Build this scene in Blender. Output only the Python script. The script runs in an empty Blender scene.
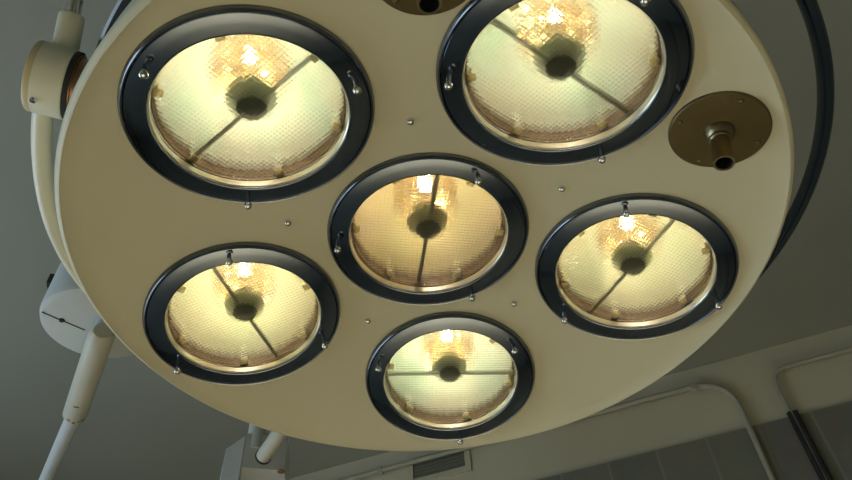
import bpy, bmesh, math, random
from mathutils import Vector, Matrix
random.seed(4)
PI = math.pi
scn = bpy.context.scene
COL = scn.collection
Z0 = 2.10                      # height of the lamp head above the floor

# ------------------------------------------------------------------ camera model
F = 689.95
W_ROT = Vector((0.746500878, 0.0220062595, -0.200087958))
T = Vector((0.00278560568, -0.00286021593, 0.683442835))
RM = Matrix.Rotation(W_ROT.length, 3, W_ROT.normalized())
RT = RM.transposed()
CAM = -(RT @ T)

def at(x, y, z):
    """point of the place at height z (relative to the lamp head) seen at photo pixel x, y"""
    d = RT @ Vector(((x - 426) / F, (y - 240) / F, 1.0))
    s = (z - CAM.z) / d.z
    p = CAM + s * d
    return Vector((p.x, p.y, z + Z0))

cd = bpy.data.cameras.new('camera')
cd.sensor_width = 36.0
cd.lens = F * 36.0 / 852.0
cd.clip_start = 0.01
cam = bpy.data.objects.new('camera', cd)
COL.objects.link(cam)
M = Matrix((( RT[0][0], -RT[0][1], -RT[0][2], CAM.x),
            ( RT[1][0], -RT[1][1], -RT[1][2], CAM.y),
            ( RT[2][0], -RT[2][1], -RT[2][2], CAM.z + Z0),
            (0, 0, 0, 1)))
cam.matrix_world = M
scn.camera = cam

# ------------------------------------------------------------------ materials
def new_mat(name):
    m = bpy.data.materials.new(name)
    m.use_nodes = True
    nt = m.node_tree
    return m, nt, nt.nodes['Principled BSDF'], nt.nodes['Material Output']

def coords(nt, scale=(1, 1, 1), kind='Object'):
    tc = nt.nodes.new('ShaderNodeTexCoord')
    mp = nt.nodes.new('ShaderNodeMapping')
    mp.inputs['Scale'].default_value = scale
    nt.links.new(tc.outputs[kind], mp.inputs['Vector'])
    return mp.outputs['Vector']

def noise_mix(nt, vec, scale, ca, cb, detail=4, lo=.35, hi=.65):
    n = nt.nodes.new('ShaderNodeTexNoise')
    n.inputs['Scale'].default_value = scale
    n.inputs['Detail'].default_value = detail
    nt.links.new(vec, n.inputs['Vector'])
    r = nt.nodes.new('ShaderNodeValToRGB')
    r.color_ramp.elements[0].position = lo
    r.color_ramp.elements[1].position = hi
    r.color_ramp.elements[0].color = (*ca, 1)
    r.color_ramp.elements[1].color = (*cb, 1)
    nt.links.new(n.outputs['Fac'], r.inputs['Fac'])
    return r.outputs['Color'], n.outputs['Fac']

def simple(name, ca, cb=None, rough=.5, metal=0., scale=20, bump=0., spec=.5, coat=0.):
    m, nt, b, o = new_mat(name)
    v = coords(nt)
    c, f = noise_mix(nt, v, scale, ca, cb or tuple(x * .93 for x in ca))
    nt.links.new(c, b.inputs['Base Color'])
    b.inputs['Roughness'].default_value = rough
    b.inputs['Metallic'].default_value = metal
    b.inputs['Specular IOR Level'].default_value = spec
    b.inputs['Coat Weight'].default_value = coat
    if bump:
        bn = nt.nodes.new('ShaderNodeBump')
        bn.inputs['Strength'].default_value = bump
        bn.inputs['Distance'].default_value = .002
        nt.links.new(f, bn.inputs['Height'])
        nt.links.new(bn.outputs['Normal'], b.inputs['Normal'])
    return m

m_face = simple('cream_enamel', (.635, .615, .455), (.605, .585, .43), rough=.42, scale=6, spec=.35)
m_cream = simple('cream_paint', (.76, .75, .61), (.72, .71, .57), rough=.4, scale=8)
m_cap = simple('yellowed_plastic', (.62, .54, .32), rough=.45)
m_bezel = simple('dark_chrome', (.205, .24, .29), (.165, .195, .24), rough=.08, metal=1., scale=14)
m_bead = simple('polished_bead', (.21, .23, .26), rough=.2, metal=1.)
m_rail = simple('navy_lacquer', (.018, .031, .050), (.014, .024, .038), rough=.22, scale=10, spec=.7)
m_chrome = simple('chrome', (.78, .79, .80), rough=.1, metal=1.)
m_lip = simple('bright_lip', (.86, .80, .68), rough=.25, metal=.6)
m_wall_in = simple('copper_well', (.15, .085, .036), (.11, .06, .024), rough=.4, metal=.2, scale=60)
m_refr_band = simple('brown_refr_band', (.10, .058, .024), (.07, .04, .016), rough=.5, scale=90)
m_clip = simple('amber_clip', (.95, .86, .62), rough=.4)
def _translucent(m, fac):
    nt = m.node_tree; b = nt.nodes['Principled BSDF']; o = nt.nodes['Material Output']
    t = nt.nodes.new('ShaderNodeBsdfTranslucent'); t.inputs['Color'].default_value = (.98, .90, .68, 1)
    mx = nt.nodes.new('ShaderNodeMixShader'); mx.inputs[0].default_value = fac
    nt.links.new(b.outputs[0], mx.inputs[1]); nt.links.new(t.outputs[0], mx.inputs[2]); nt.links.new(mx.outputs[0], o.inputs['Surface'])
_translucent(m_clip, .6)
m_shield = simple('olive_shield', (.62, .66, .44), (.55, .59, .38), rough=.5, metal=.2)
m_shieldend = simple('shaded_shield_end', (.19, .21, .12), rough=.6)  # darker olive paints the shade on the end turned from the bulb
m_rod = simple('support_metal', (.68, .70, .50), (.58, .60, .42), rough=.4, metal=.1)
m_brass = simple('aged_brass', (.20, .155, .075), (.15, .118, .055), rough=.42, metal=.85, scale=9)
m_tube = simple('worn_brass', (.40, .33, .20), (.32, .265, .155), rough=.33, metal=1., scale=30)
m_black = simple('black_hole', (.008, .008, .008), rough=.8)
m_copper = simple('copper_bush', (.42, .25, .16), rough=.3, metal=.9)
m_dark = simple('dark_rubber', (.02, .02, .02), rough=.6)
m_grey = simple('grey_enamel', (.60, .64, .64), (.56, .60, .60), rough=.45, scale=8)
m_tubec = simple('cream_arm', (.60, .59, .49), (.55, .54, .44), rough=.45, scale=8)
m_rust = simple('rust', (.25, .12, .03), (.18, .08, .02), rough=.8, scale=80)
m_conduit = simple('painted_conduit', (.42, .40, .31), rough=.6)
m_ceil = simple('ceiling_paint', (.31, .325, .285), (.29, .305, .265), rough=.8, scale=2.2, spec=.2)
m_wall = simple('wall_paint', (.57, .53, .39), (.54, .50, .365), rough=.75, scale=2.2, spec=.2)
m_floor = simple('floor_vinyl', (.56, .53, .44), (.52, .49, .40), rough=.55, scale=1.2)
m_vent = simple('vent_dark', (.20, .20, .14), rough=.7)  # even dark olive of the grille's panel and louvres
m_frame = simple('vent_frame', (.54, .50, .37), rough=.7)

def tile_material():
    m, nt, b, o = new_mat('grey_tile')
    v = coords(nt)
    br = nt.nodes.new('ShaderNodeTexBrick')
    br.offset = 0.0
    br.squash = 1.0
    br.inputs['Scale'].default_value = 1.0
    br.inputs['Brick Width'].default_value = .15
    br.inputs['Row Height'].default_value = .30
    br.inputs['Mortar Size'].default_value = .004
    br.inputs['Color1'].default_value = (.245, .24, .195, 1)
    br.inputs['Color2'].default_value = (.21, .205, .168, 1)
    br.inputs['Mortar'].default_value = (.30, .295, .245, 1)
    nt.links.new(v, br.inputs['Vector'])
    n = nt.nodes.new('ShaderNodeTexNoise')
    n.inputs['Scale'].default_value = 14
    n.inputs['Detail'].default_value = 5
    nt.links.new(v, n.inputs['Vector'])
    mx = nt.nodes.new('ShaderNodeMix')
    mx.data_type = 'RGBA'
    mx.blend_type = 'MULTIPLY'
    mx.inputs['Factor'].default_value = .35
    nt.links.new(br.outputs['Color'], mx.inputs['A'])
    nt.links.new(n.outputs['Color'], mx.inputs['B'])
    nt.links.new(mx.outputs['Result'], b.inputs['Base Color'])
    b.inputs['Roughness'].default_value = .35
    return m
m_tile = tile_material()

def lens_material():
    m, nt, b, o = new_mat('prismatic_glass')
    nt.nodes.remove(b)
    v = coords(nt)
    sep = nt.nodes.new('ShaderNodeSeparateXYZ')
    nt.links.new(v, sep.inputs[0])
    def sine(sock, period):
        a = nt.nodes.new('ShaderNodeMath'); a.operation = 'MULTIPLY'
        a.inputs[1].default_value = 2 * PI / period
        nt.links.new(sock, a.inputs[0])
        s = nt.nodes.new('ShaderNodeMath'); s.operation = 'SINE'
        nt.links.new(a.outputs[0], s.inputs[0])
        return s.outputs[0]
    ad = nt.nodes.new('ShaderNodeMath'); ad.operation = 'ADD'
    nt.links.new(sine(sep.outputs['X'], LENS_PERIOD), ad.inputs[0])
    nt.links.new(sine(sep.outputs['Y'], LENS_PERIOD), ad.inputs[1])
    bn = nt.nodes.new('ShaderNodeBump')
    bn.inputs['Strength'].default_value = LENS_BUMP
    bn.inputs['Distance'].default_value = .0006
    nt.links.new(ad.outputs[0], bn.inputs['Height'])
    g = nt.nodes.new('ShaderNodeBsdfGlass')
    g.inputs['IOR'].default_value = 1.38
    g.inputs['Roughness'].default_value = 0.0
    g.inputs['Color'].default_value = (.97, .98, .95, 1)
    nt.links.new(bn.outputs['Normal'], g.inputs['Normal'])
    t = nt.nodes.new('ShaderNodeBsdfTransparent')
    mx = nt.nodes.new('ShaderNodeMixShader')
    mx.inputs[0].default_value = .30
    nt.links.new(g.outputs[0], mx.inputs[1])
    nt.links.new(t.outputs[0], mx.inputs[2])
    nt.links.new(mx.outputs[0], o.inputs['Surface'])
    return m
LENS_PERIOD = .0036
LENS_BUMP = .13
m_lens = lens_material()

def bowl_material(name, ca, cb, cc):
    """dichroic-coated, dimpled reflector metal"""
    m, nt, b, o = new_mat(name)
    v = coords(nt, kind='Object')
    n = nt.nodes.new('ShaderNodeTexNoise')
    n.inputs['Scale'].default_value = 16
    n.inputs['Detail'].default_value = 2
    nt.links.new(v, n.inputs['Vector'])
    r = nt.nodes.new('ShaderNodeValToRGB')
    e = r.color_ramp.elements
    e[0].position = .36; e[0].color = (*cb, 1)
    e[1].position = .64; e[1].color = (*cc, 1)
    x = e.new(.5); x.color = (*ca, 1)
    nt.links.new(n.outputs['Fac'], r.inputs['Fac'])
    vo = nt.nodes.new('ShaderNodeTexVoronoi')
    vo.inputs['Scale'].default_value = 210
    nt.links.new(v, vo.inputs['Vector'])
    bn = nt.nodes.new('ShaderNodeBump')
    bn.inputs['Strength'].default_value = .6
    bn.inputs['Distance'].default_value = .001
    nt.links.new(vo.outputs['Distance'], bn.inputs['Height'])
    nt.links.new(r.outputs['Color'], b.inputs['Base Color'])
    b.inputs['Metallic'].default_value = .40
    sp = nt.nodes.new('ShaderNodeSeparateXYZ'); nt.links.new(v, sp.inputs[0])
    hs = []
    for ax in 'XY':
        mu = nt.nodes.new('ShaderNodeMath'); mu.operation = 'MULTIPLY'; mu.inputs[1].default_value = 2 * PI / .0045
        sn = nt.nodes.new('ShaderNodeMath'); sn.operation = 'SINE'
        nt.links.new(sp.outputs[ax], mu.inputs[0]); nt.links.new(mu.outputs[0], sn.inputs[0]); hs.append(sn.outputs[0])
    ad = nt.nodes.new('ShaderNodeMath'); ad.operation = 'ADD'
    nt.links.new(hs[0], ad.inputs[0]); nt.links.new(hs[1], ad.inputs[1])
    b3 = nt.nodes.new('ShaderNodeBump'); b3.inputs['Strength'].default_value = .8; b3.inputs['Distance'].default_value = .0005
    nt.links.new(ad.outputs[0], b3.inputs['Height'])
    b.inputs['Coat Weight'].default_value = 1.0
    b.inputs['Coat Roughness'].default_value = .045
    b.inputs['Coat IOR'].default_value = 2.4
    nt.links.new(b3.outputs['Normal'], b.inputs['Coat Normal'])
    b.inputs['Roughness'].default_value = .17
    nt.links.new(bn.outputs['Normal'], b.inputs['Normal'])
    return m
m_bowl = bowl_material('dichroic_silver', (.77, .80, .62), (.60, .78, .56), (.86, .80, .60))
m_bowl_y = bowl_material('dichroic_straw', (.80, .75, .48), (.70, .76, .44), (.86, .77, .47))
m_bowl_g = bowl_material('dichroic_gold', (.86, .66, .32), (.80, .70, .34), (.90, .69, .37))
m_mosaic = simple('bulb_image_mosaic', (.98, .84, .55), (.80, .42, .13), rough=.20, metal=.85, scale=170)  # cream and orange tones paint the lens-broken image of the bulb

def emit(name, col, s):
    m, nt, b, o = new_mat(name)
    nt.nodes.remove(b)
    e = nt.nodes.new('ShaderNodeEmission')
    e.inputs['Color'].default_value = (*col, 1)
    e.inputs['Strength'].default_value = s
    nt.links.new(e.outputs[0], o.inputs['Surface'])
    return m
m_bulb = emit('lit_bulb', (1.0, .93, .75), 200.0)

# ------------------------------------------------------------------ mesh helpers
def obj(name, bm, mat, parent=None, smooth=True, mw=None):
    me = bpy.data.meshes.new(name)
    bmesh.ops.recalc_face_normals(bm, faces=bm.faces)
    bm.to_mesh(me)
    bm.free()
    for mm in (mat if isinstance(mat, (list, tuple)) else [mat]):
        me.materials.append(mm)
    if smooth:
        me.polygons.foreach_set('use_smooth', [True] * len(me.polygons))
        me.set_sharp_from_angle(angle=math.radians(38))
    o = bpy.data.objects.new(name, me)
    COL.objects.link(o)
    if parent: o.parent = parent
    if mw is not None: o.matrix_basis = mw
    return o

def inst(src, name, parent, mb, mat=None):
    o = src.copy()
    if mat:
        o.data = src.data.copy(); o.data.materials.clear(); o.data.materials.append(mat)
    COL.objects.link(o)
    o.parent = parent
    o.matrix_basis = mb
    return o

def lathe(prof, n=96, closed=False, bm=None, mat=0):
    """profile of (r, z); r = 0 collapses to a pole"""
    bm = bm or bmesh.new()
    rings = []
    for r, z in prof:
        if r < 1e-7: rings.append([bm.verts.new((0, 0, z))])
        else: rings.append([bm.verts.new((r * math.cos(2*PI*i/n), r * math.sin(2*PI*i/n), z)) for i in range(n)])
    pairs = list(zip(rings[:-1], rings[1:]))
    if closed: pairs.append((rings[-1], rings[0]))
    for a, b in pairs:
        for i in range(n):
            j = (i + 1) % n
            if len(a) == 1 and len(b) == 1: continue
            if len(a) == 1: f = bm.faces.new((a[0], b[i], b[j]))
            elif len(b) == 1: f = bm.faces.new((a[i], b[0], a[j]))
            else: f = bm.faces.new((a[i], b[i], b[j], a[j]))
            f.material_index = mat
    return bm

def frame_of(d, up=Vector((0, 0, 1))):
    d = d.normalized()
    if abs(d.dot(up)) > .98: up = Vector((1, 0, 0))
    x = up.cross(d).normalized()
    return x, d.cross(x).normalized()

def sweep(pts, prof, bm=None, closed=False, cap=True, up=Vector((0, 0, 1))):
    """profile [(a,b)] swept along pts; a along side axis, b along the up-ish axis"""
    bm = bm or bmesh.new()
    n = len(pts); k = len(prof); rings = []
    for i, p in enumerate(pts):
        a = pts[(i-1) % n] if (closed or i > 0) else pts[0]
        b = pts[(i+1) % n] if (closed or i < n-1) else pts[-1]
        x, y = frame_of(b - a, up)
        rings.append([bm.verts.new(p + x * u + y * v) for u, v in prof])
    rng = range(n) if closed else range(n - 1)
    for i in rng:
        A, B = rings[i], rings[(i+1) % n]
        for j in range(k):
            l = (j + 1) % k
            bm.faces.new((A[j], B[j], B[l], A[l]))
    if cap and not closed:
        bm.faces.new(rings[0]); bm.faces.new(rings[-1])
    return bm

def circ(r, n=20, sy=1.):
    return [(r * math.cos(2*PI*i/n), sy * r * math.sin(2*PI*i/n)) for i in range(n)]

def tube(pts, r, n=20, bm=None, up=Vector((0, 0, 1))):
    return sweep([Vector(p) for p in pts], circ(r, n), bm, up=up)

def axis_matrix(p, d):
    """matrix at p whose z axis is d"""
    x, y = frame_of(d)
    d = d.normalized()
    return Matrix(((x.x, y.x, d.x, p.x), (x.y, y.y, d.y, p.y), (x.z, y.z, d.z, p.z), (0, 0, 0, 1)))

def smooth_path(ctrl, n=10):
    P = [Vector(c) for c in ctrl]
    P = [2*P[0]-P[1]] + P + [2*P[-1]-P[-2]]
    out = []
    for i in range(1, len(P)-2):
        a, b, c, d = P[i-1:i+3]
        for j in range(n):
            t = j / n
            out.append(.5*((2*b)+(c-a)*t+(2*a-5*b+4*c-d)*t*t+(3*b-a-3*c+d)*t**3))
    out.append(P[-2])
    return out

def box(bm, lo, hi):
    v = [bm.verts.new((x, y, z)) for x in (lo[0], hi[0]) for y in (lo[1], hi[1]) for z in (lo[2], hi[2])]
    for f in ((0,1,3,2),(4,6,7,5),(0,4,5,1),(2,3,7,6),(0,2,6,4),(1,5,7,3)):
        bm.faces.new([v[i] for i in f])
    return bm

def prism(bm, pts, d):
    """closed polygon pts (Vectors) extruded by vector d"""
    a = [bm.verts.new(p) for p in pts]; b = [bm.verts.new(p + d) for p in pts]
    n = len(a)
    bm.faces.new(a); bm.faces.new(b)
    for i in range(n): bm.faces.new((a[i], a[(i+1) % n], b[(i+1) % n], b[i]))
    return bm

def thing(name, label, cat, loc, group=None):
    o = bpy.data.objects.new(name, None)
    o.empty_display_size = .05
    COL.objects.link(o)
    o.location = loc
    o['label'] = label; o['category'] = cat
    if group: o['group'] = group
    return o

def structure(o):
    o['kind'] = 'structure'
    return o

# ------------------------------------------------------------------ the room (setting)
ANG = math.radians(-12.06)
U = Vector((math.cos(ANG), math.sin(ANG), 0)); N = Vector((-math.sin(ANG), math.cos(ANG), 0))
HC = .82                                   # ceiling above the lamp head
A0 = at(662, 377, HC)
D = A0.dot(N)                              # distance of the tiled wall
UA = A0.dot(U)
ROOM = Matrix(((U.x, N.x, 0, 0), (U.y, N.y, 0, 0), (0, 0, 1, 0), (0, 0, 0, 1)))
UL, UR, NB = -2.6, 3.4, -3.4
ZC = Z0 + HC
def room_box(name, lo, hi, mat, parent=None):
    o = obj(name, box(bmesh.new(), lo, hi), mat, parent, smooth=False, mw=ROOM.copy())
    return o
structure(room_box('floor', (UL, NB, -.1), (UR, D, 0), m_floor))
structure(room_box('ceiling', (UL-.1, NB-.1, ZC), (UR+.1, D+.1, ZC + .1), m_ceil))
structure(room_box('wall_back', (UL-.1, D, -.1), (UR+.1, D + .1, ZC), m_wall))
structure(room_box('wall_right', (UR, NB, -.1), (UR + .1, D, ZC), m_wall))
structure(room_box('wall_front', (UL, NB - .1, -.1), (UR, NB, ZC), m_wall))
# wall with the window, built round its opening
wz0, wz1, wn0, wn1 = .95, 2.45, -2.3, .3
bm = bmesh.new()
box(bm, (UL-.1, NB, -.1), (UL, D, wz0)); box(bm, (UL-.1, NB, wz1), (UL, D, ZC))
box(bm, (UL-.1, NB, wz0), (UL, wn0, wz1)); box(bm, (UL-.1, wn1, wz0), (UL, D, wz1))
structure(obj('wall_left', bm, m_wall, smooth=False, mw=ROOM.copy()))
bm = bmesh.new()
for a, b in ((wn0, wn0+.06), (wn1-.06, wn1), ((wn0+wn1)/2-.03, (wn0+wn1)/2+.03)):
    box(bm, (UL-.08, a, wz0), (UL-.02, b, wz1))
for a, b in ((wz0, wz0+.06), (wz1-.06, wz1)):
    box(bm, (UL-.08, wn0, a), (UL-.02, wn1, b))
structure(obj('window_1', bm, m_frame, smooth=False, mw=ROOM.copy()))
# tiling on the far wall
TT = Z0 + .575
j = at(665, 480, 0)
def on_wall(x, y, off=0.):
    d = RT @ Vector(((x - 426) / F, (y - 240) / F, 1.0))
    c = CAM + Vector((0, 0, Z0))
    s = (D - off - c.dot(N)) / d.dot(N)
    return c + s * d
uj = on_wall(661, 466).dot(U)
TX = Matrix(((U.x, 0, -N.x, 0), (U.y, 0, -N.y, 0), (0, 1, 0, 0), (0, 0, 0, 1)))
org = U * uj + N * D + Vector((0, 0, TT))
TX.translation = org
bm = box(bmesh.new(), (UL - uj + .01, -TT + .001, 0), (UR - uj - .01, 0, .008))
structure(obj('trim_1', bm, m_tile, smooth=False, mw=TX))

# ------------------------------------------------------------------ conduits and grille on the wall
def wall_pts(pix, off): return [on_wall(x, y, off) for x, y in pix]
def round_corner(a, c, b, r, n=8):
    da = (a - c).normalized(); db = (b - c).normalized()
    p, q = c + da * r, c + db * r
    return [(1-t)**2*p + 2*t*(1-t)*c + t*t*q for t in [i/n for i in range(n+1)]]

cr = .0085; off = .020
P = wall_pts([(707, 385), (770, 480)], off)
zrun = on_wall(640, 401, off).z; uv = on_wall(755, 440, off).dot(U)
base = N * (D - off)
def wp(u, z): return base + U * u + Vector((0, 0, z))
l0 = wp(UL + .05, zrun); corner = wp(uv, zrun); low = wp(uv, 0)
c1 = thing('conduit', 'pale painted conduit bending down the wall left of the black-sleeved one', 'pipe', low)
c1.rotation_euler.z = ANG
IR = ROOM.to_3x3().to_4x4().inverted()
inv = IR @ Matrix.Translation(-low)
bm = tube([l0] + round_corner(l0, corner, low, .12) + [low], cr, up=N); bm.transform(inv)
obj('pipe', bm, m_conduit, c1)
for u, z, vert in ((uv - .105, zrun, 0), (uv-1.2, zrun, 0), (uv, 1.4, 1)):
    p = wp(u, z) - low
    bm = box(bmesh.new(), (-.008, -.011, -.011), (.008, off - .0095, .011))
    if vert: bm.transform(Matrix.Rotation(PI/2, 4, 'Y'))
    bm.transform(Matrix.Translation(IR @ p))
    obj('clamp', bm, m_conduit, c1, smooth=False)
zr2 = on_wall(818, 358, off).z; uv2 = on_wall(800, 432, off).dot(U)
r0 = wp(UR - .05, zr2); corner = wp(uv2, zr2); low2 = wp(uv2, 0)
c2 = thing('conduit', 'thin conduit bending down the wall into a thick black sleeve', 'pipe', low2)
c2.rotation_euler.z = ANG
inv = IR @ Matrix.Translation(-low2)
bm = tube([r0] + round_corner(r0, corner, low2, .06) + [low2], .0070, up=N); bm.transform(inv)
obj('pipe', bm, m_conduit, c2)
zs = on_wall(792, 412, off).z
for du in (-.0025, .0125):
    bm = tube([wp(uv2 + du, zs), wp(uv2 + du, .002)], .0082, up=N); bm.transform(inv)
    s_ = obj('sleeve', bm, m_dark, c2); s_['label'] = 'black rubber sleeve'

v0 = on_wall(413, 477, .01); v1 = on_wall(465, 465, .01)
ua, ub = v0.dot(U), v1.dot(U)
zt, zb = on_wall(440, 451, .01).z, on_wall(440, 472, .01).z
gp = U * ((ua+ub)/2) + N * D + Vector((0, 0, zb))
g = thing('ventilation_grille', 'small dark ventilation grille in a pale frame on wall below lamp head', 'vent', gp)
g.rotation_euler.z = ANG
R_ = Matrix.Identity(4)
hw = (ub-ua)/2; hh = zt - zb
bm = bmesh.new()
box(bm, (-hw-.02, -.008, -.02), (-hw, 0, hh+.02)); box(bm, (hw, -.008, -.02), (hw+.02, 0, hh+.02))
box(bm, (-hw, -.008, -.02), (hw, 0, 0)); box(bm, (-hw, -.008, hh), (hw, 0, hh+.02))
bm.transform(R_); obj('frame', bm, m_frame, g, smooth=False)
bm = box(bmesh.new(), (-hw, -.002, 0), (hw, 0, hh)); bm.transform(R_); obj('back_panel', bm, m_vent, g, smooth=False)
bm = bmesh.new()
for i in range(6):
    z = hh * (i + .5) / 6
    prism(bm, [Vector((-hw, -.006, z-.002)), Vector((-hw, -.006, z+.001)), Vector((-hw, -.002, z+.008)), Vector((-hw, -.002, z+.005))], Vector((2*hw, 0, 0)))
bm.transform(R_); obj('louvre', bm, m_vent, g, smooth=False)

# ------------------------------------------------------------------ the surgical light
K = .464; FACE = .00774; RR = .21275; PH = -121.874
light = thing('surgical_light', 'round cream surgical lamp head with six lit lamps hanging from ceiling', 'lamp', (0, 0, Z0))

def face_z(r): return FACE - K * r * r
RIM = .3312
prof = [(0, FACE)]
r = .01
while r < .325:
    prof.append((r, face_z(r))); r += .012
fr = .008                                   # rounded edge
rc = RIM - fr; zc = face_z(rc) + fr - .003
for i in range(0, 11):
    a = -PI/2 + .28 + (PI/2 - .28) * i / 10
    prof.append((rc + fr * math.cos(a), zc + fr * math.sin(a)))
prof += [(RIM-.001, .0), (RIM-.004, .03), (RIM-.012, .07), (RIM-.03, .095), (.26, .125), (.16, .15), (.08, .158), (0, .16)]
bm = lathe(prof, 160)
housing = obj('housing', bm, m_face, light)
# lamp positions
pods = [('C', 0., 0., 0., 108.5, -49.6, m_bowl_g)]
rods = {'TL': 152., 'TR': 46., 'LR': 124., 'B': 12., 'LL': 84.}
scr = {'TL': -6.7, 'TR': 70.4, 'LR': 25., 'B': -27., 'LL': 41.}
bw = {'TL': m_bowl, 'TR': m_bowl, 'LR': m_bowl_y, 'B': m_bowl, 'LL': m_bowl_y}
for i, n in enumerate(('TL', 'TR', 'LR', 'B', 'LL')):
    a = math.radians(PH + 72 * i)
    pods.append((n, RR * math.cos(a), RR * math.sin(a), -K * RR * RR, rods[n], scr[n], bw[n]))
def pod_matrix(p):
    n, x, y, z = p[:4]
    r = math.hypot(x, y)
    up = Vector((x / r * math.tan(.189), y / r * math.tan(.189), 1)).normalized() if r > 0 else Vector((0, 0, 1))
    ang = math.radians(p[4])
    xd = Vector((math.cos(ang), math.sin(ang), 0)); xd = (xd - up * xd.dot(up)).normalized()
    yd = up.cross(xd)
    return Matrix(((xd.x, yd.x, up.x, x), (xd.y, yd.y, up.y, y), (xd.z, yd.z, up.z, z), (0, 0, 0, 1)))
# sockets for the lamps are cut out of the housing
cut_bm = bmesh.new()
for p in pods:
    b2 = lathe([(0, -.03), (.088, -.03), (.088, .088), (0, .088)], 64)
    b2.transform(pod_matrix(p))
    me = bpy.data.meshes.new('cut'); b2.to_mesh(me); b2.free(); cut_bm.from_mesh(me)
cutter = obj('cutter', cut_bm, m_face, light)
md = housing.modifiers.new('sockets', 'BOOLEAN')
md.operation = 'DIFFERENCE'; md.object = cutter; md.solver = 'EXACT'
bpy.context.view_layer.update()
dg = bpy.context.evaluated_depsgraph_get()
new_me = bpy.data.meshes.new_from_object(housing.evaluated_get(dg))
housing.modifiers.clear()
old = housing.data; housing.data = new_me; bpy.data.meshes.remove(old)
cm = cutter.data; bpy.data.objects.remove(cutter); bpy.data.meshes.remove(cm)
housing.data.name = 'housing'
housing.data.polygons.foreach_set('use_smooth', [True] * len(housing.data.polygons))
housing.data.set_sharp_from_angle(angle=math.radians(38))

# --- one lamp unit; local z points up into the head
def bezel_bm():
    p = [(.0795, .006), (.0785, -.0015), (.0790, -.0026), (.0800, -.00300), (.0803, -.00298), (.0870, -.00230), (.0952, -.00145), (.0955, -.00135), (.0962, -.0006),
         (.0968, -.0020), (.0980, -.0024), (.0992, -.0012), (.1000, .0010), (.1000, .0040), (.0996, .012), (.0860, .016), (.0830, .012)]
    bm = lathe(p, 128, closed=True)
    for f in bm.faces:
        c = f.calc_center_median()
        if math.hypot(c.x, c.y) > .0963 and c.z < .0125: f.material_index = 1
    return bm
def lip_bm():
    return lathe([(.0787, -.0016), (.0775, -.0004), (.0770, .0050), (.0787, .0060)], 128, closed=True)
def well_bm():
    return lathe([(.0772, .0062), (.0768, .0095), (.0758, .0099), (.0758, .0118), (.0768, .0122), (.0768, .0172), (.0756, .0176), (.0756, .0192), (.0766, .0196), (.0768, .0275), (.0790, .0285), (.0795, .0065)], 128, closed=True)
def refr_band_bm():  # added toothed band; its teeth imitate the lens's jagged refraction
    bm = bmesh.new(); n = 96; a_, b_ = [], []
    for i in range(n):
        c, q = math.cos(2*PI*i/n), math.sin(2*PI*i/n)
        zt = .0268 if i % 2 else .0238
        a_.append(bm.verts.new((.0764*c, .0764*q, .0185))); b_.append(bm.verts.new((.0750*c, .0750*q, zt)))
    for i in range(n):
        k_ = (i+1) % n; bm.faces.new((a_[i], a_[k_], b_[k_], b_[i]))
    bmesh.ops.solidify(bm, geom=bm.faces[:], thickness=.0003)
    return bm
def lens_bm():
    bm = bmesh.new()
    lathe([(0, .0052), (.04, .0052), (.0766, .0054), (.0769, .0066), (.0766, .0080), (.04, .0080), (0, .0080)], 96, bm=bm)
    return bm
BZ, BD, BR = .078, .052, .0766
def bowl_z(r): return BZ - BD * (r / BR) ** 2
def bowl_bm():
    p = [(.034 + (BR - .034) * i / 16, bowl_z(.034 + (BR - .034) * i / 16)) for i in range(17)]
    q = [(r + .0008, z + .0012) for r, z in reversed(p)]
    return lathe(p + q, 96, closed=True)
def mosaic_bm():
    # added tilted mirror tiles imitating the bulb's image broken up by the lens
    rnd = random.Random(7)
    bm = bmesh.new()
    rings = [(.0065, 8), (.0115, 12), (.0165, 18), (.0215, 24), (.0265, 28), (.0315, 34)]
    for r, n in rings:
        w = 2 * PI * r / n
        for i in range(n):
            a = 2 * PI * (i + .5 * (n % 4 == 2)) / n
            sl = -math.atan(2 * BD * r / BR ** 2)
            m = Matrix.Rotation(a, 4, 'Z') @ Matrix.Translation((r, 0, bowl_z(r) - .0012)) @ Matrix.Rotation(-sl + rnd.gauss(0, .13), 4, 'Y') @ Matrix.Rotation(rnd.gauss(0, .13), 4, 'X')
            b2 = box(bmesh.new(), (-.0025, -w*.5, -.0003), (.0025, w*.5, .0003))
            for v in b2.verts: v.co = m @ v.co
            me = bpy.data.meshes.new('t'); b2.to_mesh(me); b2.free(); bm.from_mesh(me); bpy.data.meshes.remove(me)
    # the backing cup the tiles sit in
    p = [(r, bowl_z(r) + .0008) for r in (.0045, .012, .02, .028, .0345)]
    lathe(p + [(r + .0002, z + .0012) for r, z in reversed(p)], 48, closed=True, bm=bm)
    return bm
def bulb_bm():
    # frosted capsule lamp
    # (its stem runs up into the collar)
    return lathe([(0, .0345), (.003, .0348), (.0046, .0362), (.0052, .0390), (.0050, .0430), (.0038, .0455), (0, .0465)], 32)
def shield_bm():
    bm = lathe([(.0125, .0128), (.0150, .0165), (.0200, .0240), (.0212, .0285), (.0204, .0288), (.0190, .0245), (.0122, .0150), (0, .0148)], 40)
    lathe([(0, .0108), (.0095, .0110), (.0120, .0120), (.0126, .0130), (.0118, .0140)], 40, bm=bm, mat=1)
    return bm
def rod_bm():
    return tube([(-.0755, 0, .0150), (.0755, 0, .0150)], .0022, 10)
def screw_bm():
    return lathe([(0, -.0150), (.0020, -.0146), (.0033, -.0132), (.0035, -.0115), (.0029, -.0096), (.0021, -.0088), (.0021, .0002), (0, .0002)], 20)
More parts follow.
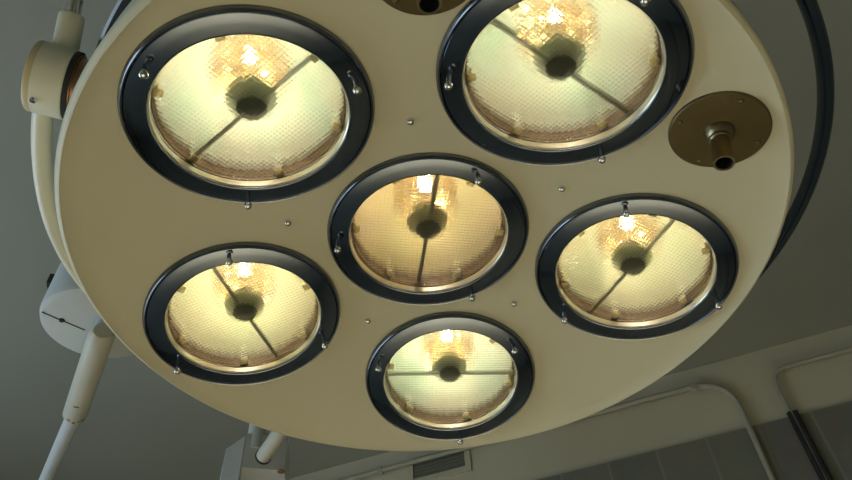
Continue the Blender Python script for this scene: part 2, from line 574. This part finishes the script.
def clip_bm():
    bm = bmesh.new()
    box(bm, (.0680, -.0040, .0094), (.0768, .0040, .0112))
    box(bm, (.0720, -.0030, .0110), (.0750, .0030, .0180))
    bmesh.ops.bevel(bm, geom=bm.edges[:], offset=.0006, segments=2, affect='EDGES')
    return bm
proto = None
SPOT = 90.0
for k, p in enumerate(pods):
    mw = pod_matrix(p)
    if proto is None:
        bz = obj('lamp_bezel', bezel_bm(), [m_bezel, m_bead], light, mw=mw)
        proto = dict(bezel=bz)
        for nm, f, mt in (('rim_lip', lip_bm, m_lip), ('well_wall', well_bm, m_wall_in), ('lens', lens_bm, m_lens), ('refraction_band', refr_band_bm, m_refr_band), ('bulb', bulb_bm, m_bulb),
                          ('bulb_shield', shield_bm, [m_shield, m_shieldend]), ('support_rod', rod_bm, m_rod)):
            proto[nm] = obj(nm, f(), mt, bz)
        proto['reflector'] = obj('reflector', bowl_bm(), p[6], bz)
        proto['bulb_image_collar'] = obj('bulb_image_collar', mosaic_bm(), m_mosaic, bz, smooth=False)
        proto['screw'] = obj('screw', screw_bm(), m_chrome, bz)
        proto['clip'] = obj('clip', clip_bm(), m_clip, bz)
        first = True
    else:
        bz = inst(proto['bezel'], 'lamp_bezel', light, mw)
        for nm in ('rim_lip', 'well_wall', 'lens', 'refraction_band', 'bulb', 'bulb_shield', 'support_rod', 'bulb_image_collar'):
            inst(proto[nm], nm, bz, Matrix.Identity(4))
        inst(proto['reflector'], 'reflector', bz, Matrix.Identity(4), p[6])
        first = False
    for s in range(3):
        a = math.radians(p[5] + 120 * s - p[4])
        mb = Matrix.Rotation(a, 4, 'Z') @ Matrix.Translation((.0895, 0, -.0015))
        if first and s == 0: proto['screw'].matrix_basis = mb
        else: inst(proto['screw'], 'screw', bz, mb)
    for s in range(6):
        a = math.radians(95 + 60 * s - p[4] + (p[5] * .4))
        mb = Matrix.Rotation(a, 4, 'Z')
        if first and s == 0: proto['clip'].matrix_basis = mb
        else: inst(proto['clip'], 'clip', bz, mb)
    # the beam this lamp throws on the floor below
    ld = bpy.data.lights.new('beam', 'SPOT')
    ld.energy = SPOT; ld.color = (1, .86, .62); ld.spot_size = math.radians(62); ld.spot_blend = .7; ld.shadow_soft_size = .03
    lo = bpy.data.objects.new('beam', ld); COL.objects.link(lo)
    lo.parent = bz; lo.matrix_basis = Matrix.Translation((0, 0, -.04))

# --- small bolts on the face
bolt = None
for i in range(5):
    a = math.radians(PH + 36 + 72 * i); r = .1375
    nrm = Vector((2*K*r*math.cos(a), 2*K*r*math.sin(a), 1))
    mb = axis_matrix(Vector((r*math.cos(a), r*math.sin(a), face_z(r))), nrm)
    if bolt is None:
        bolt = obj('bolt', lathe([(0, -.0042), (.0016, -.0040), (.0029, -.0030), (.0034, -.0014), (.0034, .0006), (0, .0006)], 20), m_chrome, light, mw=mb)
    else: inst(bolt, 'bolt', light, mb)

# --- brass handle sockets
pr = .0402
c_right = (.2632, -.0885)
rt = .2790; azt = math.radians(-80)
plate = None
for cx, cy in (c_right, (rt*math.cos(azt), rt*math.sin(azt))):
    r = math.hypot(cx, cy)
    nrm = Vector((2*K*cx, 2*K*cy, 1))
    mb = axis_matrix(Vector((cx, cy, face_z(r) - .001)), nrm)
    if plate is None:
        plate = obj('socket_plate', lathe([(0, -.0030), (pr-.001, -.0030), (pr, -.0022), (pr, .0045), (0, .0045)], 72), m_brass, light, mw=mb)
        tb = obj('socket_tube', lathe([(.0125, -.003), (.0115, -.0075), (.0098, -.0095), (.0088, -.0105), (.0088, -.013), (.0077, -.014), (.0077, -.0385), (.0083, -.0395), (.0083, -.0408), (.0066, -.0408), (.0066, -.004), (.0, -.004)], 40), m_tube, plate)
        bo = obj('bore', lathe([(0, -.012), (.0066, -.012), (.0066, -.0404), (.0063, -.0404), (.0063, -.014), (0, -.014)], 32), m_black, plate)
        scw = obj('plate_screw', lathe([(0, -.0046), (.0014, -.0044), (.0022, -.0036), (.0024, -.0028), (0, -.0028)], 16), m_brass, plate)
        for s in range(4):
            m4 = Matrix.Rotation(math.radians(40 + 90*s), 4, 'Z') @ Matrix.Translation((.034, 0, 0))
            if s == 0: scw.matrix_basis = m4
            else: inst(scw, 'plate_screw', plate, m4)
    else:
        q = inst(plate, 'socket_plate', light, mb)
        inst(tb, 'socket_tube', q, Matrix.Identity(4)); inst(bo, 'bore', q, Matrix.Identity(4))
        for s in range(4): inst(scw, 'plate_screw', q, Matrix.Rotation(math.radians(40 + 90*s), 4, 'Z') @ Matrix.Translation((.034, 0, 0)))

L0 = Vector((0, 0, Z0))
# --- dark rail round the head
rcx, rcy, rz, rrad = .0318, .033, .060, .3745
prof_r = [(-.0075, -.004), (-.005, -.0062), (.0010, -.0062), (.0022, -.0045), (.0030, -.0060), (.0052, -.0060), (.0064, -.002), (.0052, .004), (-.005, .005), (-.0075, .002)]
pts = [Vector((rcx + rrad*math.cos(2*PI*i/160), rcy + rrad*math.sin(2*PI*i/160), rz)) for i in range(160)]
rail = obj('rail', sweep(pts, prof_r, closed=True), m_rail, light)
rail['label'] = 'glossy dark navy rail round the head'
for a in (50, 90, 130):
    a = math.radians(a)
    obj('rail_bracket', tube([Vector((.31*math.cos(a), .31*math.sin(a), rz)), Vector((rcx + rrad*math.cos(a), rcy+rrad*math.sin(a), rz))], .006, 12), m_rail, light)

# --- swivel hub on the left, its sleeve and suspension rod
zh = .035
ha, hb = at(36, 76, zh), at(73, 86, zh)
hd = (hb - ha); hd.z = 0; hl = hd.length; hd.normalize()
hr = .0305
mb = axis_matrix(ha - L0, hd)
hub = obj('swivel_hub', lathe([(0, .002), (hr-.001, .002), (hr, .004), (hr, hl-.002), (hr-.002, hl), (0, hl)], 56), m_cream, light, mw=mb)
cp = obj('end_cap', lathe([(0, -.003), (hr-.006, -.003), (hr-.001, -.0015), (hr, .000), (hr, .004), (0, .004)], 56), m_cap, hub); cp['label'] = 'yellowed plastic end cap'
a = PI * .98
sc = obj('grub_screw', lathe([(0, .0025), (.0022, .0022), (.003, .0005), (.003, -.001), (0, -.001)], 16), m_chrome, hub)
loc_dir = None
cl = .05
col_ = obj('collar', lathe([(0, hl), (.0280, hl), (.0280, hl+.004), (.025, hl+.0042), (.025, hl+cl), (0, hl+cl)], 48), m_copper, hub)
obj('collar_gasket', lathe([(.025, hl-.001), (.0298, hl-.001), (.0298, hl+.003), (.025, hl+.003)], 48, closed=True), m_dark, hub)
hm = ha + hd * hl * .62
s1 = at(72, 15.5, zh + .045)
sd = (s1 - hm).normalized()
bm = lathe([(.0108, 0), (.0105, .055), (.0103, (s1-hm).length-.001), (.0098, (s1-hm).length), (.0078, (s1-hm).length), (.0078, .05)], 40)
obj('rod_sleeve', bm, m_cream, light, mw=axis_matrix(hm - L0, sd))
s2 = s1 + sd * .16
up_top = Vector((s2.x, s2.y, ZC))
path = [hm + sd*.03, s2] + [] 
bm = tube([p - L0 for p in [hm + sd*.03, s2]], .0067, 28)
tube([p - L0 for p in [s2 - sd*.003, s2 + Vector((0, 0, .02)), up_top]], .0067, 28, bm)
obj('suspension_rod', bm, m_chrome, light)
bm = lathe([(0, -.03), (.05, -.03), (.055, -.01), (.055, 0), (0, 0)], 40)
obj('ceiling_rose', bm, m_cream, light, mw=Matrix.Translation(up_top - L0))
# grub screw on the hub, towards the viewer
gq = at(29, 90, zh - .02) 
v = gq - ha; v -= hd * v.dot(hd); v.normalize()
gw = ha + hd * .008 + v * hr
sc.matrix_basis = mb.inverted() @ axis_matrix(gw - L0, v)

# --- pale yoke arm curving from the hub round behind the head
zy = .05
ctrl = [at(x, y, zy) - L0 for x, y in ((48, 88), (43, 115), (42, 150), (46, 190), (57, 230), (77, 268), (105, 300), (150, 332), (200, 355))]
yo = obj('yoke_arm', sweep(smooth_path(ctrl, 8), circ(.0088, 20, 1.25)), m_cream, light)

# ------------------------------------------------------------------ ceiling hub with arm at the left
zb = .34
hc = at(97, 327, zb)
hr2 = .10
h2 = thing('ceiling_arm', 'grey swivel hub with a long tube arm hanging behind the lamp head', 'arm', hc)
drum = obj('hub', lathe([(0, 0), (hr2-.012, 0), (hr2-.003, .004), (hr2, .012), (hr2, .11), (hr2-.01, .15), (.06, .17), (.05, .18), (0, .18)], 64), m_grey, h2)
drum['label'] = 'grey painted drum'
obj('column', lathe([(0, .155), (.04, .155), (.04, HC - zb), (0, HC - zb)], 40), m_grey, h2)
# seam and screw on the underside
p0, p1 = at(42, 312, zb) - hc, at(85, 330, zb) - hc
bm = tube([p0 + Vector((0, 0, -.0002)), p1 + Vector((0, 0, -.0002))], .0012, 8); obj('seam', bm, m_dark, drum)
ps = at(62, 320, zb) - hc
bm = lathe([(0, -.003), (.004, -.003), (.005, 0), (0, 0)], 16); bm.transform(Matrix.Translation(ps)); obj('screw', bm, m_dark, drum)
a0, a1, a2 = at(102, 334, zb - .03), at(75, 414, zb - .03), at(44, 484, zb + .07)
d1 = (a1 - a0).normalized()
L1 = (a1 - a0).length
sl = obj('arm_sleeve', lathe([(0, -.012), (.016, -.010), (.022, -.002), (.0225, .02), (.0225, L1-.001), (.0218, L1), (.0165, L1), (.0165, L1-.03)], 40), m_tubec, h2, mw=axis_matrix(a0 - hc, d1))
mw_s = axis_matrix(a0 - hc, d1)
obj('neck', tube([a0 - hc + d1*.01, a0 - hc + d1*.01 + Vector((0, 0, .034))], .017), m_grey, h2)
obj('arm_tube', tube([a1 - hc - d1*.03, a1 - hc, a1 - hc + (a2-a1).normalized()*.03, a1 - hc + (a2-a1)*2.2], .0155, 32), m_grey, h2)
# rust spots at the end of the sleeve
tocam = (CAM + L0 - a1); tocam -= d1 * tocam.dot(d1); tocam.normalize()
side = d1.cross(tocam)
for ang, s, w in ((-.9, L1-.005, .0045), (-.5, L1-.006, .003), (-.1, L1-.004, .0035), (.35, L1-.009, .0035), (.0, L1-.062, .0035), (.2, L1-.061, .003)):
    nrm = tocam * math.cos(ang) + side * math.sin(ang)
    b2 = lathe([(0, .0006), (w*.6, .0005), (w, -.0002), (0, -.0004)], 10)
    b2.transform(axis_matrix(a0 - hc + d1*s + nrm*.0225, nrm))
    obj('rust_spot', b2, m_rust, sl, mw=mw_s.inverted())
# clamp strap on the drum
bm = sweep([Vector(((hr2 + .006)*math.cos(t), (hr2 + .006)*math.sin(t), .095)) for t in [math.radians(150 + 60*i/16) for i in range(17)]], [(-.006, -.011), (.004, -.011), (.004, .011), (-.006, .011)])
obj('strap', bm, m_dark, drum)

# ------------------------------------------------------------------ second joint lower down
zj = .30
jc = at(262, 452, zj)
j3 = thing('arm_joint', 'pale blue grey angular arm joint below the lamp head rim', 'arm', jc)
def J(x, y, z=zj): return at(x, y, z) - jc
bm = bmesh.new()
bot = [J(243, 468), J(284, 471), J(290, 520), J(222, 520), J(236, 482)]
prism(bm, [J(242, 467), J(284, 471), J(288, 500), J(238, 500)], Vector((0, 0, .085)))
obj('body', bm, m_grey, j3, smooth=False)
bm = bmesh.new()
lo_ = [J(x, y, zj - .03) for x, y in ((238, 481), (233, 500), (222, 515), (216, 500), (220, 482))]
va = [bm.verts.new(p) for p in lo_]
vb = [bm.verts.new(p + Vector((0, 0, h))) for p, h in zip(lo_, (.112, .09, .05, .05, .08))]
bm.faces.new(va)
bm.faces.new((vb[0], vb[1], vb[4])); bm.faces.new((vb[1], vb[3], vb[4])); bm.faces.new((vb[1], vb[2], vb[3]))
for i in range(5):
    k_ = (i + 1) % 5
    bm.faces.new((va[i], va[k_], vb[k_], vb[i]))
obj('side_cheek', bm, m_grey, j3, smooth=False)
top = J(262, 452, zj) 
b2 = lathe([(0, .0012), (.007, .001), (.010, -.001), (0, -.002)], 14)
b2.transform(Matrix.Translation(J(281, 472)) @ Matrix.Rotation(PI, 4, 'X'))
obj('rust_patch', b2, m_rust, j3)
obj('post', tube([J(255, 452, zj+.05), J(255, 452, zj+.05) + Vector((0, 0, HC - zj - .05))], .022, 32), m_grey, j3)
t0 = at(263, 457, zj + .01) - jc; t1 = at(330, 360, zj + .04) - jc
obj('arm_tube', tube([t0, t1], .0165, 32), m_tubec, j3)
obj('socket_ring', tube([t0 + (t1-t0).normalized()*(-.001), t0 + (t1-t0).normalized()*.003], .0185, 32), m_dark, j3)

# ------------------------------------------------------------------ daylight and rendering
def area(name, loc, target, sx, sy, e, col):
    ld = bpy.data.lights.new(name, 'AREA'); ld.shape = 'RECTANGLE'; ld.size = sx; ld.size_y = sy; ld.energy = e; ld.color = col
    o = bpy.data.objects.new(name, ld); COL.objects.link(o)
    o.location = loc
    o.rotation_euler = (Vector(target) - Vector(loc)).to_track_quat('-Z', 'Y').to_euler()
    return o
wc = U * (UL - .12) + N * ((wn0+wn1)/2) + Vector((0, 0, (wz0+wz1)/2))
area('window_daylight', wc, wc + U, wn1-wn0, wz1-wz0, 48, (.64, .82, 1.0))
w = bpy.data.worlds.new('world'); scn.world = w; w.use_nodes = True
bg = w.node_tree.nodes['Background']
sky = w.node_tree.nodes.new('ShaderNodeTexSky')
sky.sky_type = 'HOSEK_WILKIE'
sky.sun_direction = (.6, -.5, .5)
w.node_tree.links.new(sky.outputs[0], bg.inputs['Color'])
bg.inputs['Strength'].default_value = .6
scn.view_settings.view_transform = 'Standard'
scn.view_settings.look = 'None'
scn.view_settings.exposure = 0.0
scn.view_settings.gamma = 1.0
scn.view_settings.use_curve_mapping = False
scn.cycles.use_denoising = True
scn.cycles.caustics_refractive = False
scn.cycles.caustics_reflective = False
scn.cycles.max_bounces = 14
scn.cycles.transmission_bounces = 10
scn.cycles.diffuse_bounces = 5

# turn the whole place so that the room's walls run along the axes
SPIN = Matrix.Rotation(-ANG, 4, 'Z')
bpy.context.view_layer.update()
for o in list(scn.objects):
    if o.parent is None:
        o.matrix_world = SPIN @ o.matrix_basis
